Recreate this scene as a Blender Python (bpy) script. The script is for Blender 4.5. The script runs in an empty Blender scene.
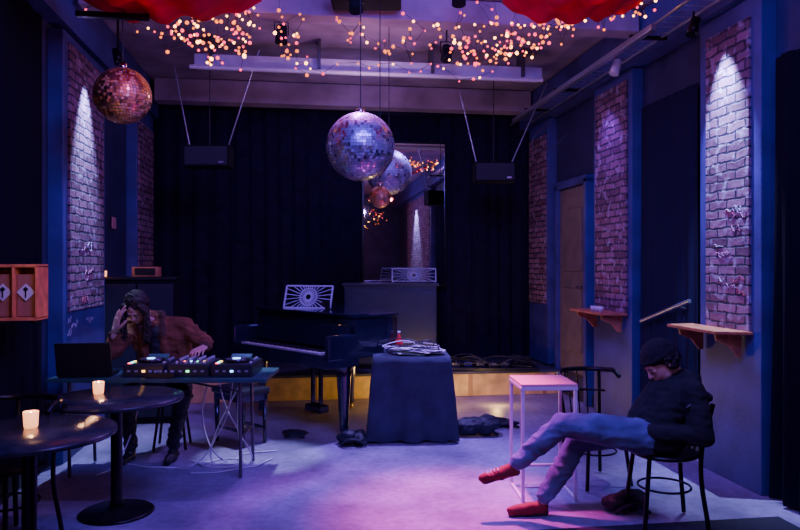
import bpy, bmesh, math, random
import numpy as np
from mathutils import Vector, Matrix, noise
random.seed(7)
TH = math.atan(0.143); CS, SN = math.cos(TH), math.sin(TH)
CAMH = 1.6
def S(lat, ahead, z=0.0):  # lat and ahead worked out from image coordinates and assumed object sizes
    "room position of a point surveyed 'lat' metres right and 'ahead' metres in front of the photographer"
    return Vector((ahead*SN+lat*CS, ahead*CS-lat*SN, z))
scene = bpy.context.scene
COL = scene.collection

# ---------------------------------------------------------------- materials
MATS = {}
def mat(name, col, rough=.5, metal=0., emit=None, es=0., noise_amt=0., ns=6., bump=0., bs=40., coat=0., sheen=0., trans=0., spec=.5):
    if name in MATS: return MATS[name]
    m = bpy.data.materials.new(name); m.use_nodes = True
    nt = m.node_tree; b = nt.nodes['Principled BSDF']
    b.inputs['Base Color'].default_value = (*col, 1)
    b.inputs['Roughness'].default_value = rough
    b.inputs['Metallic'].default_value = metal
    b.inputs['Coat Weight'].default_value = coat
    b.inputs['Sheen Weight'].default_value = sheen
    b.inputs['Transmission Weight'].default_value = trans
    b.inputs['Specular IOR Level'].default_value = spec
    if emit:
        b.inputs['Emission Color'].default_value = (*emit, 1)
        b.inputs['Emission Strength'].default_value = es
    tc = nt.nodes.new('ShaderNodeTexCoord')
    if noise_amt > 0:
        n = nt.nodes.new('ShaderNodeTexNoise'); n.inputs['Scale'].default_value = ns
        n.inputs['Detail'].default_value = 6
        nt.links.new(tc.outputs['Object'], n.inputs['Vector'])
        r = nt.nodes.new('ShaderNodeValToRGB')
        r.color_ramp.elements[0].position = .3; r.color_ramp.elements[1].position = .7
        r.color_ramp.elements[0].color = (*[c*(1-noise_amt) for c in col], 1)
        r.color_ramp.elements[1].color = (*[min(1, c*(1+noise_amt)) for c in col], 1)
        nt.links.new(n.outputs['Fac'], r.inputs['Fac'])
        nt.links.new(r.outputs['Color'], b.inputs['Base Color'])
    if bump > 0:
        n2 = nt.nodes.new('ShaderNodeTexNoise'); n2.inputs['Scale'].default_value = bs
        n2.inputs['Detail'].default_value = 4
        nt.links.new(tc.outputs['Object'], n2.inputs['Vector'])
        bp = nt.nodes.new('ShaderNodeBump'); bp.inputs['Strength'].default_value = bump
        bp.inputs['Distance'].default_value = .02
        nt.links.new(n2.outputs['Fac'], bp.inputs['Height'])
        nt.links.new(bp.outputs['Normal'], b.inputs['Normal'])
    MATS[name] = m
    return m

def brick_mat():
    m = bpy.data.materials.new('painted_brick'); m.use_nodes = True
    nt = m.node_tree; b = nt.nodes['Principled BSDF']; b.inputs['Roughness'].default_value = .75
    tc = nt.nodes.new('ShaderNodeTexCoord'); sp = nt.nodes.new('ShaderNodeSeparateXYZ')
    cb = nt.nodes.new('ShaderNodeCombineXYZ'); ad = nt.nodes.new('ShaderNodeMath'); ad.operation = 'ADD'
    nt.links.new(tc.outputs['Object'], sp.inputs[0])
    nt.links.new(sp.outputs['X'], ad.inputs[0]); nt.links.new(sp.outputs['Y'], ad.inputs[1])
    nt.links.new(ad.outputs[0], cb.inputs['X']); nt.links.new(sp.outputs['Z'], cb.inputs['Y'])
    nz = nt.nodes.new('ShaderNodeTexNoise'); nz.inputs['Scale'].default_value = 9
    nt.links.new(tc.outputs['Object'], nz.inputs['Vector'])
    mx = nt.nodes.new('ShaderNodeVectorMath'); mx.operation = 'MULTIPLY_ADD'
    nt.links.new(nz.outputs['Color'], mx.inputs[0]); mx.inputs[1].default_value = (.045, .04, 0)
    nt.links.new(cb.outputs[0], mx.inputs[2])
    br = nt.nodes.new('ShaderNodeTexBrick')
    br.inputs['Scale'].default_value = 1
    br.inputs['Brick Width'].default_value = .22; br.inputs['Row Height'].default_value = .07
    br.inputs['Mortar Size'].default_value = .010; br.inputs['Mortar Smooth'].default_value = .5
    br.inputs['Color1'].default_value = (.14, .05, .10, 1); br.inputs['Color2'].default_value = (.34, .15, .25, 1)
    br.inputs['Mortar'].default_value = (.03, .022, .06, 1)
    nt.links.new(mx.outputs[0], br.inputs['Vector'])
    n3 = nt.nodes.new('ShaderNodeTexNoise'); n3.inputs['Scale'].default_value = 14; n3.inputs['Detail'].default_value = 8
    nt.links.new(tc.outputs['Object'], n3.inputs['Vector'])
    rp = nt.nodes.new('ShaderNodeValToRGB'); rp.color_ramp.elements[0].position = .54; rp.color_ramp.elements[1].position = .70
    nt.links.new(n3.outputs['Fac'], rp.inputs['Fac'])
    mc = nt.nodes.new('ShaderNodeMix'); mc.data_type = 'RGBA'
    nt.links.new(rp.outputs['Color'], mc.inputs[0])
    nt.links.new(br.outputs['Color'], mc.inputs[6]); mc.inputs[7].default_value = (.42, .30, .48, 1)
    nt.links.new(mc.outputs[2], b.inputs['Base Color'])
    bp = nt.nodes.new('ShaderNodeBump'); bp.inputs['Strength'].default_value = 1; bp.inputs['Distance'].default_value = .012; bp.invert = True
    nt.links.new(br.outputs['Fac'], bp.inputs['Height'])
    bp2 = nt.nodes.new('ShaderNodeBump'); bp2.inputs['Strength'].default_value = .7; bp2.inputs['Distance'].default_value = .012
    nt.links.new(n3.outputs['Fac'], bp2.inputs['Height']); nt.links.new(bp.outputs['Normal'], bp2.inputs['Normal'])
    nt.links.new(bp2.outputs['Normal'], b.inputs['Normal'])
    return m
BRICK = brick_mat()
NAVY = mat('navy_wall_paint', (.030, .020, .10), .6, noise_amt=.35, ns=3, bump=.15, bs=25)
NAVY2 = mat('blue_pillar_paint', (.055, .038, .24), .5, noise_amt=.25, ns=4, bump=.1)
CEIL = mat('ceiling_plaster', (.34, .25, .36), .8, noise_amt=.35, ns=2.5, bump=.2, bs=12)
CURT = mat('black_velvet', (.012, .007, .036), .95, noise_amt=.3, ns=10, spec=.1)
CURT2 = mat('black_drape', (.006, .004, .014), .95, spec=.1)
BLACK = mat('black_paint', (.012, .012, .018), .35)
MATTE = mat('matte_black', (.010, .010, .014), .9, spec=.15)
BLKM = mat('black_metal', (.015, .015, .02), .3, .6)
GLOSS = mat('piano_lacquer', (.012, .012, .035), .16, coat=.8)
TBL = mat('table_top_black', (.03, .03, .055), .25, noise_amt=.3, ns=12)
WOOD = mat('raw_wood', (.50, .20, .09), .5, noise_amt=.35, ns=14)
PLY = mat('plywood', (.75, .50, .20), .55, noise_amt=.3, ns=6)
WHITE = mat('white_paint', (.7, .68, .75), .45)
PAPER = mat('paper', (.75, .8, .7), .7)
GREYM = mat('grey_metal', (.4, .4, .48), .35, .8)
DGREY = mat('dark_steel', (.12, .12, .16), .4, .7)
CHROME = mat('chrome', (.8, .8, .85), .15, 1.)
CABLE = mat('cable_black', (.02, .02, .03), .5)
CABLEW = mat('cable_white', (.6, .58, .7), .5)
REDM = mat('red_plastic', (.8, .03, .03), .4)
CLOTH = mat('black_cloth', (.024, .026, .070), .85, bump=.3, bs=30, noise_amt=.3, sheen=.15)
BAG = mat('bag_nylon', (.010, .010, .028), .6, bump=.4, bs=25)

# ---------------------------------------------------------------- geometry helpers
def empty(name, loc=(0, 0, 0), rz=0.):
    e = bpy.data.objects.new(name, None); e.empty_display_size = .1
    COL.objects.link(e); e.location = loc; e.rotation_euler = (0, 0, rz)
    return e
def obj_from_bm(name, bm, m, parent=None, loc=(0, 0, 0), rot=(0, 0, 0), smooth=False):
    me = bpy.data.meshes.new(name); bm.to_mesh(me); bm.free()
    for mm in (m if isinstance(m, (list, tuple)) else [m]): me.materials.append(mm)
    if smooth:
        for p in me.polygons: p.use_smooth = True
    o = bpy.data.objects.new(name, me); COL.objects.link(o)
    o.location = loc; o.rotation_euler = rot
    if parent: o.parent = parent
    return o
def box(name, c, size, m, parent=None, bev=0., rot=(0, 0, 0)):
    bm = bmesh.new(); bmesh.ops.create_cube(bm, size=1)
    bmesh.ops.scale(bm, vec=size, verts=bm.verts)
    if bev: bmesh.ops.bevel(bm, geom=bm.edges[:], offset=bev, segments=2, affect='EDGES', profile=.6)
    return obj_from_bm(name, bm, m, parent, c, rot)
def cyl(name, c, r, h, m, parent=None, r2=None, seg=32, rot=(0, 0, 0), bev=0.):
    bm = bmesh.new(); bmesh.ops.create_cone(bm, cap_ends=True, segments=seg, radius1=r, radius2=r if r2 is None else r2, depth=h)
    if bev:
        es = [e for e in bm.edges if abs(e.verts[0].co.z-e.verts[1].co.z) < 1e-6]
        bmesh.ops.bevel(bm, geom=es, offset=bev, segments=2, affect='EDGES')
    o = obj_from_bm(name, bm, m, parent, c, rot)
    for p in o.data.polygons: p.use_smooth = len(p.vertices) == 4
    return o
def sph(name, c, r, m, parent=None, sc=(1, 1, 1), seg=24):
    bm = bmesh.new(); bmesh.ops.create_uvsphere(bm, u_segments=seg, v_segments=seg//2, radius=r)
    bmesh.ops.scale(bm, vec=sc, verts=bm.verts)
    return obj_from_bm(name, bm, m, parent, c, smooth=True)
def lathe(name, prof, m, parent=None, loc=(0, 0, 0), seg=40):
    bm = bmesh.new(); rings = []
    for r, z in prof:
        rings.append([bm.verts.new((r*math.cos(2*math.pi*i/seg), r*math.sin(2*math.pi*i/seg), z)) for i in range(seg)])
    for a, b in zip(rings, rings[1:]):
        for i in range(seg): bm.faces.new((a[i], a[(i+1) % seg], b[(i+1) % seg], b[i]))
    bm.faces.new(rings[0][::-1]); bm.faces.new(rings[-1])
    bmesh.ops.recalc_face_normals(bm, faces=bm.faces)
    o = obj_from_bm(name, bm, m, parent, loc)
    for p in o.data.polygons: p.use_smooth = len(p.vertices) == 4
    return o
def tube(name, pts, r, m, parent=None, smooth=True, cyclic=False, radii=None):
    cu = bpy.data.curves.new(name, 'CURVE'); cu.dimensions = '3D'
    cu.bevel_depth = r; cu.bevel_resolution = 3; cu.use_fill_caps = True
    if smooth:
        sp = cu.splines.new('BEZIER'); sp.bezier_points.add(len(pts)-1)
        for i, p in enumerate(pts):
            bp = sp.bezier_points[i]; bp.co = p; bp.handle_left_type = bp.handle_right_type = 'AUTO'
            if radii: bp.radius = radii[i]
        sp.resolution_u = 8
    else:
        sp = cu.splines.new('POLY'); sp.points.add(len(pts)-1)
        for i, p in enumerate(pts):
            sp.points[i].co = (*p, 1)
            if radii: sp.points[i].radius = radii[i]
    sp.use_cyclic_u = cyclic
    cu.materials.append(m)
    o = bpy.data.objects.new(name, cu); COL.objects.link(o)
    if parent: o.parent = parent
    return o
def extrude_poly(name, pts, z0, z1, m, parent=None, bev=0.):
    bm = bmesh.new()
    a = [bm.verts.new((x, y, z0)) for x, y in pts]; b = [bm.verts.new((x, y, z1)) for x, y in pts]
    n = len(pts)
    bm.faces.new(a[::-1]); bm.faces.new(b)
    for i in range(n): bm.faces.new((a[i], a[(i+1) % n], b[(i+1) % n], b[i]))
    bmesh.ops.recalc_face_normals(bm, faces=bm.faces)
    if bev:
        es = [e for e in bm.edges if abs(e.verts[0].co.z-e.verts[1].co.z) < 1e-6]
        bmesh.ops.bevel(bm, geom=es, offset=bev, segments=2, affect='EDGES')
    return obj_from_bm(name, bm, m, parent)
def curtain(name, p0, p1, z0, z1, amp, waves, m, parent=None):
    p0 = Vector(p0); p1 = Vector(p1); L = (p1-p0).length; t = (p1-p0)/L; n = Vector((-t.y, t.x))
    N = int(waves*10); bm = bmesh.new(); rows = []
    for k in range(9):
        f = k/8; z = z0+(z1-z0)*f; row = []
        for i in range(N+1):
            u = i/N
            a = amp*(1-.45*f)*(math.sin(2*math.pi*waves*u+1.6*math.sin(9*u+f)) + .35*math.sin(2*math.pi*waves*2.3*u+2*f))
            p = p0+t*(L*u)+n*a
            row.append(bm.verts.new((p.x, p.y, z)))
        rows.append(row)
    for a, b in zip(rows, rows[1:]):
        for i in range(N): bm.faces.new((a[i], a[i+1], b[i+1], b[i]))
    return obj_from_bm(name, bm, m, parent, smooth=True)

# ---------------------------------------------------------------- organic builder
def cap(a, b, ra, rb, m=0): return ('c', Vector(a), Vector(b), ra, rb, m)
def ell(c, r, m=0, ax=None): return ('e', Vector(c), Vector(r), ax if ax else Matrix.Identity(3), 0, m)
def add_prim(bm, p):
    if p[0] == 'e':
        M = Matrix.Translation(p[1]) @ p[3].to_4x4() @ Matrix.Diagonal((*p[2], 1))
        bmesh.ops.create_uvsphere(bm, u_segments=24, v_segments=14, radius=1, matrix=M); return
    _, a, b, ra, rb, _m = p
    d = b-a; L = d.length; d = d.normalized() if L > 1e-6 else Vector((0, 0, 1))
    q = d.to_track_quat('Z', 'Y').to_matrix(); seg = 18; rings = []
    for k in range(1, 6):
        t = -math.pi/2+k*math.pi/10; rings.append((ra*math.cos(t), ra*math.sin(t)))
    for k in range(0, 5):
        t = k*math.pi/10; rings.append((rb*math.cos(t), L+rb*math.sin(t)))
    vr = [[bm.verts.new(a+q @ Vector((r*math.cos(2*math.pi*i/seg), r*math.sin(2*math.pi*i/seg), z))) for i in range(seg)] for r, z in rings]
    v0 = bm.verts.new(a-d*ra); v1 = bm.verts.new(a+d*(L+rb))
    for x, y in zip(vr, vr[1:]):
        for i in range(seg): bm.faces.new((x[i], x[(i+1) % seg], y[(i+1) % seg], y[i]))
    for i in range(seg):
        bm.faces.new((v0, vr[0][(i+1) % seg], vr[0][i])); bm.faces.new((v1, vr[-1][i], vr[-1][(i+1) % seg]))
def organic(name, prims, mats, parent, voxel=.009, iters=5, disp=None, folds=None):
    bm = bmesh.new()
    for p in prims: add_prim(bm, p)
    tmp = obj_from_bm(name+'_tmp', bm, mats[0])
    md = tmp.modifiers.new('r', 'REMESH'); md.mode = 'VOXEL'; md.voxel_size = voxel
    ms = tmp.modifiers.new('s', 'SMOOTH'); ms.factor = .5; ms.iterations = iters
    dg = bpy.context.evaluated_depsgraph_get(); ev = tmp.evaluated_get(dg)
    me = bpy.data.meshes.new_from_object(ev)
    bpy.data.objects.remove(tmp)
    me.materials.clear()
    for m in mats: me.materials.append(m)
    n = len(me.polygons); C = np.zeros(n*3); me.polygons.foreach_get('center', C); C = C.reshape(-1, 3)
    best = np.full(n, 1e9); idx = np.zeros(n, dtype=np.int32)
    for p in prims:
        if p[0] == 'c':
            a = np.array(p[1]); b = np.array(p[2]); d = b-a; L2 = max(d@d, 1e-9)
            t = np.clip(((C-a)@d)/L2, 0, 1); dist = np.linalg.norm(C-(a+t[:, None]*d), axis=1)-(p[3]+(p[4]-p[3])*t)
        else:
            R = np.array(p[3]); q = (C-np.array(p[1]))@R; r = np.array(p[2])
            dist = (np.linalg.norm(q/r, axis=1)-1)*r.min()
        w = dist < best; best[w] = dist[w]; idx[w] = p[5]
    me.polygons.foreach_set('material_index', idx)
    if disp:
        amp, sc = disp
        nrm = [v.normal.copy() for v in me.vertices]
        for v, nn in zip(me.vertices, nrm):
            d = amp*(noise.noise(v.co*sc)+.5*noise.noise(v.co*sc*2.3))
            if folds:   # cloth creases: ridged, warped noise
                w = v.co+Vector((noise.noise(v.co*5), noise.noise(v.co*5+Vector((7, 0, 0))), 0))*.06
                d += folds*((1-abs(noise.noise(Vector((w.x*9, w.y*9, w.z*20))))*2.2)-.5)
            v.co += nn*d
    for p in me.polygons: p.use_smooth = True
    o = bpy.data.objects.new(name, me); COL.objects.link(o); o.parent = parent
    return o
def hand(name, w, d, n, side, curl, m, parent, spread=.07, k=1.0):
    "w wrist, d towards fingers, n palm normal, side=+1/-1 picks the thumb side"
    w = Vector(w); d = Vector(d).normalized(); n = Vector(n); n = (n-d*n.dot(d)).normalized(); s = d.cross(n)*side
    P = [cap(w-d*.05, w+d*.01*k, .024, .025)]
    for i in range(4):
        off = (.031-.0215*i)*k; kn = w+d*(.092-.004*abs(i-1)-.004*(i == 3))*k+s*off
        P.append(cap(w+s*off*.7+d*.01, kn, .015*k, .0115*k))
        ang = spread*(1.2-i*.85); dd = (d*math.cos(ang)+s*math.sin(ang)).normalized()
        ls = [l*k*[.95, 1.08, 1., .78][i] for l in (.044, .027, .021)]; q = kn; c = 0
        for j, l in enumerate(ls):
            c += curl*(.8 if j == 0 else 1.1)
            e = q+(dd*math.cos(c)+n*math.sin(c))*l
            P.append(cap(q, e, (.0095-.001*j)*k, (.0088-.001*j)*k)); q = e
    q = w+d*.022*k+s*.026*k
    for j, (l, dv) in enumerate([(.042, s*.75+d*.65+n*.25), (.033, s*.45+d*.85+n*.35), (.026, s*.2+d*.9+n*.4)]):
        e = q+dv.normalized()*l*k; P.append(cap(q, e, (.0135-.0018*j)*k, (.012-.0018*j)*k)); q = e
    return organic(name, P, [m], parent, voxel=.0042, iters=2)
def head(name, c, f, u, skin, lips, parent, neck_to):
    f = Vector(f).normalized(); u = Vector(u); u = (u-f*u.dot(f)).normalized(); s = f.cross(u)
    R = Matrix((f, s, u)).transposed(); c = Vector(c)
    L = lambda a, b, z: c+f*a+s*b+u*z
    P = [ell(L(-.012, 0, .03), (.098, .077, .088), 0, R), ell(L(.022, 0, -.03), (.072, .062, .082), 0, R),
         cap(L(.062, 0, -.096), L(.055, 0, -.09), .026, .03), cap(L(.03, .042, -.07), L(.06, .012, -.095), .022, .02),
         cap(L(.03, -.042, -.07), L(.06, -.012, -.095), .022, .02),
         cap(L(.082, -.03, .018), L(.082, .03, .018), .012, .012), cap(L(.088, 0, .012), L(.110, 0, -.027), .009, .0125),
         cap(L(.1, -.011, -.03), L(.1, .011, -.03), .008, .008),
         cap(L(.085, -.019, -.062), L(.085, .019, -.062), .0085, .0085, 1), cap(L(.093, -.006, -.060), L(.093, .006, -.060), .008, .008, 1),
         ell(L(-.008, .08, -.012), (.018, .008, .03), 0, R), ell(L(-.008, -.08, -.012), (.018, .008, .03), 0, R),
         ell(L(.078, .031, -.004), (.013, .015, .011), 0, R), ell(L(.078, -.031, -.004), (.013, .015, .011), 0, R),
         cap(L(-.025, 0, -.07), neck_to, .056, .062)]
    o = organic(name, P, [skin, lips], parent, voxel=.0045, iters=3)
    dk = mat('lash_dark', (.02, .015, .015), .5)
    for k in (-1, 1):
        tube(name+'_eyelid', [L(.084, k*.044, -.006), L(.0925, k*.031, -.0095), L(.088, k*.018, -.006)], .0018, dk, parent)
        tube(name+'_eyebrow', [L(.085, k*.048, .019), L(.0945, k*.032, .024), L(.095, k*.014, .020)], .003, dk, parent)
    return L, R

# ================================================================ ROOM SHELL
XL, XR, YB, YF, H = -2.0, 3.28, 9.8, -4.0, 3.95
def floor_material():
    m = bpy.data.materials.new('worn_concrete'); m.use_nodes = True
    nt = m.node_tree; b = nt.nodes['Principled BSDF']
    tc = nt.nodes.new('ShaderNodeTexCoord')
    n1 = nt.nodes.new('ShaderNodeTexNoise'); n1.inputs['Scale'].default_value = 1.3; n1.inputs['Detail'].default_value = 10; n1.inputs['Roughness'].default_value = .65
    n2 = nt.nodes.new('ShaderNodeTexNoise'); n2.inputs['Scale'].default_value = 18; n2.inputs['Detail'].default_value = 8
    for n in (n1, n2): nt.links.new(tc.outputs['Object'], n.inputs['Vector'])
    r = nt.nodes.new('ShaderNodeValToRGB')
    r.color_ramp.elements[0].position = .35; r.color_ramp.elements[0].color = (.18, .145, .26, 1)
    r.color_ramp.elements[1].position = .65; r.color_ramp.elements[1].color = (.40, .33, .54, 1)
    nt.links.new(n1.outputs['Fac'], r.inputs['Fac'])
    mx = nt.nodes.new('ShaderNodeMix'); mx.data_type = 'RGBA'; mx.blend_type = 'MULTIPLY'; mx.inputs[0].default_value = .5
    r2 = nt.nodes.new('ShaderNodeValToRGB'); r2.color_ramp.elements[0].position = .3; r2.color_ramp.elements[1].position = .6
    r2.color_ramp.elements[0].color = (.5, .5, .5, 1)
    nt.links.new(n2.outputs['Fac'], r2.inputs['Fac'])
    nt.links.new(r.outputs['Color'], mx.inputs[6]); nt.links.new(r2.outputs['Color'], mx.inputs[7])
    nt.links.new(mx.outputs[2], b.inputs['Base Color'])
    rr = nt.nodes.new('ShaderNodeMapRange'); rr.inputs['To Min'].default_value = .35; rr.inputs['To Max'].default_value = .65
    nt.links.new(n1.outputs['Fac'], rr.inputs['Value']); nt.links.new(rr.outputs[0], b.inputs['Roughness'])
    bp = nt.nodes.new('ShaderNodeBump'); bp.inputs['Strength'].default_value = .15; bp.inputs['Distance'].default_value = .01
    nt.links.new(n2.outputs['Fac'], bp.inputs['Height']); nt.links.new(bp.outputs['Normal'], b.inputs['Normal'])
    return m
cx = (XL+XR)/2; W = XR-XL; cy = (YB+YF)/2; D = YB-YF
box('floor', (cx, cy, -.05), (W+.4, D+.4, .1), floor_material())
box('ceiling', (cx, cy, H+.05), (W+.4, D+.4, .1), CEIL)
box('wall_left', (XL-.06, cy, H/2), (.12, D+.24, H), NAVY)
box('wall_right', (XR+.06, cy, H/2), (.12, D+.24, H), NAVY)
box('wall_back', (cx, YB+.06, H/2), (W, .12, H), NAVY)
box('wall_front', (cx, YF-.06, H/2), (W, .12, H), NAVY)
box('baseboard_right', (XR-.012, cy, .07), (.024, D, .14), BLACK)
box('baseboard_left', (XL+.012, cy, .07), (.024, D, .14), BLACK)
box('trim_1', (XR-.09, 2.9, 3.72), (.18, 13.7, .42), NAVY2)
box('trim_2', (XL+.07, 2.9, 3.74), (.14, 13.7, .40), NAVY2)
box('dark_floor_strip', (1.0, 2.0, .004), (4.0, 4.1, .008), mat('dark_strip', (.02, .018, .035), .95, bump=.4, bs=90))  # thin dark sheet over the front part of the floor

def pillar(name, xw, sgn, y0, y1, bz0, bz1, border=.11, prot=.12, zb=0., yc=0):
    g = empty(name, (xw, (y0+y1)/2, 0)); L = y1-y0
    box('painted_body', (sgn*prot/2, 0, (zb+3.50)/2), (prot, L+2*border, 3.50-zb), NAVY2, g, .008)
    box('brick_face', (sgn*(prot+.005), 0, (bz0+bz1)/2), (.03, L, bz1-bz0), BRICK, g, .004)
    return g
pillar('brick_pillar', XR, -1, 4.55, 5.08, 1.13, 3.36)
pillar('brick_pillar', XR, -1, 6.43, 7.15, 1.1, 3.40, .08)
pillar('brick_pillar', XR, -1, 8.7, 9.35, 1.1, 3.3, .05, zb=.32)
pillar('brick_pillar', XL, 1, 6.05, 7.05, 1.22, 3.42)
pillar('brick_pillar', XL, 1, 8.55, 9.35, 1.3, 3.3, .05, zb=.32)
pillar('brick_pillar', XR, -1, -1.3, 2.2, .5, 3.4)

# side door
g = empty('door_1', (0, 0, 0))
DOORM = mat('door_brown', (.16, .11, .12), .6, noise_amt=.2)
box('leaf', (XR-.03, 7.98, 1.42), (.05, .82, 2.2), DOORM, g, .006)
for i, z in enumerate((.95, 1.9)): box('panel_%d' % i, (XR-.062, 7.98, z), (.015, .58, .75), DOORM, g, .01)
for y in (7.53, 8.43): box('jamb', (XR-.05, y, 1.3), (.1, .07, 2.58), NAVY2, g, .005)
box('lintel', (XR-.05, 7.98, 2.58), (.1, .97, .09), NAVY2, g, .005)
cyl('handle', (XR-.1, 7.68, 1.35), .012, .12, CHROME, g, rot=(math.pi/2, 0, 0))

# curtains
curtain('stage_curtain', (XL+.1, YB-.16), (.9, YB-.16), .3, 3.7, .03, 13, CURT)
curtain('stage_curtain', (1.95, YB-.16), (XR-.05, YB-.16), .3, 3.7, .03, 6, CURT)
curtain('stage_curtain', (.8, YB-.08), (2.1, YB-.08), .3, 3.7, .02, 9, CURT)
curtain('side_curtain', (XL+.022, 2.6), (XL+.022, 5.75), .02, 3.52, .014, 16, CURT2)
curtain('side_curtain', (XR-.10, 3.0), (XR-.10, 4.35), .02, 3.0, .035, 8, CURT2)
curtain('side_curtain', (XR-.05, 5.32), (XR-.05, 6.3), .16, 3.1, .015, 7, mat('indigo_drape', (.014, .010, .042), .95, spec=.1))

# stage
g = empty('stage_platform', (0, 0, 0))
SY = 8.32
box('deck', (cx, (SY+YB)/2, .285), (W-.03, YB-SY-.02, .03), mat('stage_deck', (.06, .06, .1), .5, noise_amt=.3), g)
box('plywood_front', (cx, SY+.03, .137), (W-.06, .02, .266), PLY, g)
for i in range(6): box('front_post_%d' % i, (XL+.3+i*.94, SY+.017, .137), (.05, .012, .262), mat('post_wood', (.5, .3, .14), .6), g)
box('core', (cx, (SY+YB)/2+.04, .13), (W-.06, YB-SY-.12, .25), BLACK, g)

# mirror on the back wall
g = empty('wall_mirror', (1.43, YB-.24, 0))
box('glass', (0, 0, 2.30), (1.12, .015, 1.95), mat('mirror_glass', (.9, .9, .96), .02, 1.), g)
for sx in (-.575, .575): box('frame_side', (sx, 0, 2.3), (.03, .03, 2.01), BLKM, g, .004)
for z in (1.31, 3.29): box('frame_rail', (0, 0, z), (1.18, .03, .03), BLKM, g, .004)

# ceiling beams, duct, projector
box('ceiling_beam', (cx, 6.15, 3.84), (W-.4, .22, .2), CEIL, None, .01)
box('ceiling_beam', (cx, 9.2, 3.8), (W-.4, .25, .28), CEIL, None, .01)
g = empty('ceiling_duct', (0, 0, 0))
box('duct', (.78, 7.45, 3.70), (3.7, .16, .13), mat('duct_white', (.62, .58, .75), .5, noise_amt=.2), g, .015)
tube('pipe', [(-1.1, 7.28, 3.60), (2.6, 7.28, 3.60)], .022, WHITE, g, smooth=False)
for x in (-.9, .2, 1.4, 2.4): box('hanger', (x, 7.42, 3.80), (.03, .22, .30), DGREY, g)
g = empty('ceiling_projector', S(-.28, 5.75, 0), -TH)
box('body', (0, 0, 3.80), (.58, .4, .09), MATTE, g, .02); cyl('lens', (.1, -.21, 3.80), .035, .05, BLKM, g, rot=(math.pi/2, 0, 0))
for x in (-.15, .15): cyl('mount', (x, 0, 3.895), .012, .11, BLKM, g)

# cable tray & lamp rail right
g = empty('cable_tray', (0, 0, 0))
for x in (2.83, 3.05):
    tube('rail', [(x, 3.6, 3.56), (x, 9.2, 3.50)], .012, GREYM, g, smooth=False)
for i in range(46): tube('rung', [(2.83, 3.7+i*.12, 3.553), (3.05, 3.7+i*.12, 3.553)], .004, GREYM, g, smooth=False)
for y in (4.2, 5.6, 7.4, 8.4): box('bracket', (2.95, y, 3.535), (.36, .03, .03), BLKM, g)
box('beam_light_batten', (2.72, 6.9, 3.45), (.05, 3.6, .05), GREYM, None, .008)
for i, (x, y) in enumerate([(2.98, 4.98), (2.88, 6.1)]):
    g = empty('wall_spotlight', (x, y, 3.44))
    cyl('can', (0, 0, -.02), .045, .14, WHITE if i else BLKM, g, r2=.035, rot=(0, .3, 0))
    tube('arm', [(0, 0, .02), (0, 0, .10)], .008, BLKM, g, smooth=False)
g = empty('wall_spotlight', (XL+.34, 6.75, 3.52))
cyl('can', (0, 0, 0), .05, .14, BLKM, g, r2=.035, rot=(0, -.3, 0)); tube('arm', [(0, 0, 0), (0, 0, .42)], .01, BLKM, g, smooth=False)
box('speaker_bracket', tuple(S(-2.05, 5.0, 3.38)), (.5, .05, .04), BLKM, None, .005)

# red ceiling drapes
REDF = mat('red_fabric', (.55, .006, .03), .85, spec=.1, noise_amt=.35, ns=5)
def swag(name, l0, l1, d0, d1, z, sag):
    bm = bmesh.new(); N, M = 60, 16; rows = []
    for j in range(M+1):
        v = j/M; row = []
        for i in range(N+1):
            u = i/N
            zz = z-sag*math.sin(math.pi*u)*(1-.25*v)+.03*math.sin(30*u+3*v)*math.sin(math.pi*u)+.02*math.sin(17*v+6*u)
            row.append(bm.verts.new(S(l0+(l1-l0)*u, d0+(d1-d0)*v+.05*math.sin(9*u), zz)))
        rows.append(row)
    for a, b in zip(rows, rows[1:]):
        for i in range(N): bm.faces.new((a[i], a[i+1], b[i+1], b[i]))
    return obj_from_bm(name, bm, REDF, None, smooth=True)
swag('red_ceiling_drape', -2.40, -1.05, 4.2, 5.3, 3.62, .27)
swag('red_ceiling_drape', .78, 1.85, 4.2, 5.35, 3.62, .25)

# ================================================================ MIRROR BALLS
def mirror_ball(name, loc, R, tile, tints, ztop=3.93):
    g = empty(name, loc)
    bm = bmesh.new(); nr = max(8, int(math.pi*R/tile))
    for k in range(nr):
        a0 = -math.pi/2+math.pi*k/nr; a1 = a0+math.pi/nr; am = (a0+a1)/2
        n = max(4, int(2*math.pi*R*math.cos(am)/tile)); e = .07
        for i in range(n):
            t0 = 2*math.pi*(i+e)/n; t1 = 2*math.pi*(i+1-e)/n; b0 = a0+(a1-a0)*e; b1 = a1-(a1-a0)*e
            vs = [bm.verts.new((R*math.cos(b)*math.cos(t), R*math.cos(b)*math.sin(t), R*math.sin(b))) for b, t in ((b0, t0), (b0, t1), (b1, t1), (b1, t0))]
            c = Vector((0, 0, 0))
            for v in vs: c += v.co/4
            ax = Vector((random.uniform(-1, 1), random.uniform(-1, 1), random.uniform(-1, 1)))
            Rm = Matrix.Rotation(random.gauss(0, .04), 3, ax)
            for v in vs: v.co = c+Rm @ (v.co-c)+c*.006
            f = bm.faces.new(vs); f.material_index = random.randrange(len(tints))
    obj_from_bm('mirror_tiles', bm, tints, g)
    sph('core', (0, 0, 0), R*.985, mat('ball_core', (.2, .2, .28), .5), g, seg=48)
    cyl('cap', (0, 0, R+.01), .03, .04, CHROME, g)
    tube('cord', [(0, 0, R), (0, 0, ztop-loc[2])], .004, CABLE, g, smooth=False)
    return g
SIL = [mat('mirror_tile_%d' % i, c, r, m_) for i, (c, r, m_) in enumerate([((.7, .7, .82), .25, 1), ((.5, .5, .66), .45, 1), ((.6, .6, .75), .35, 1), ((.34, .34, .46), .5, .6), ((.42, .42, .54), .55, .5), ((.30, .30, .42), .5, .6)])]
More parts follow.
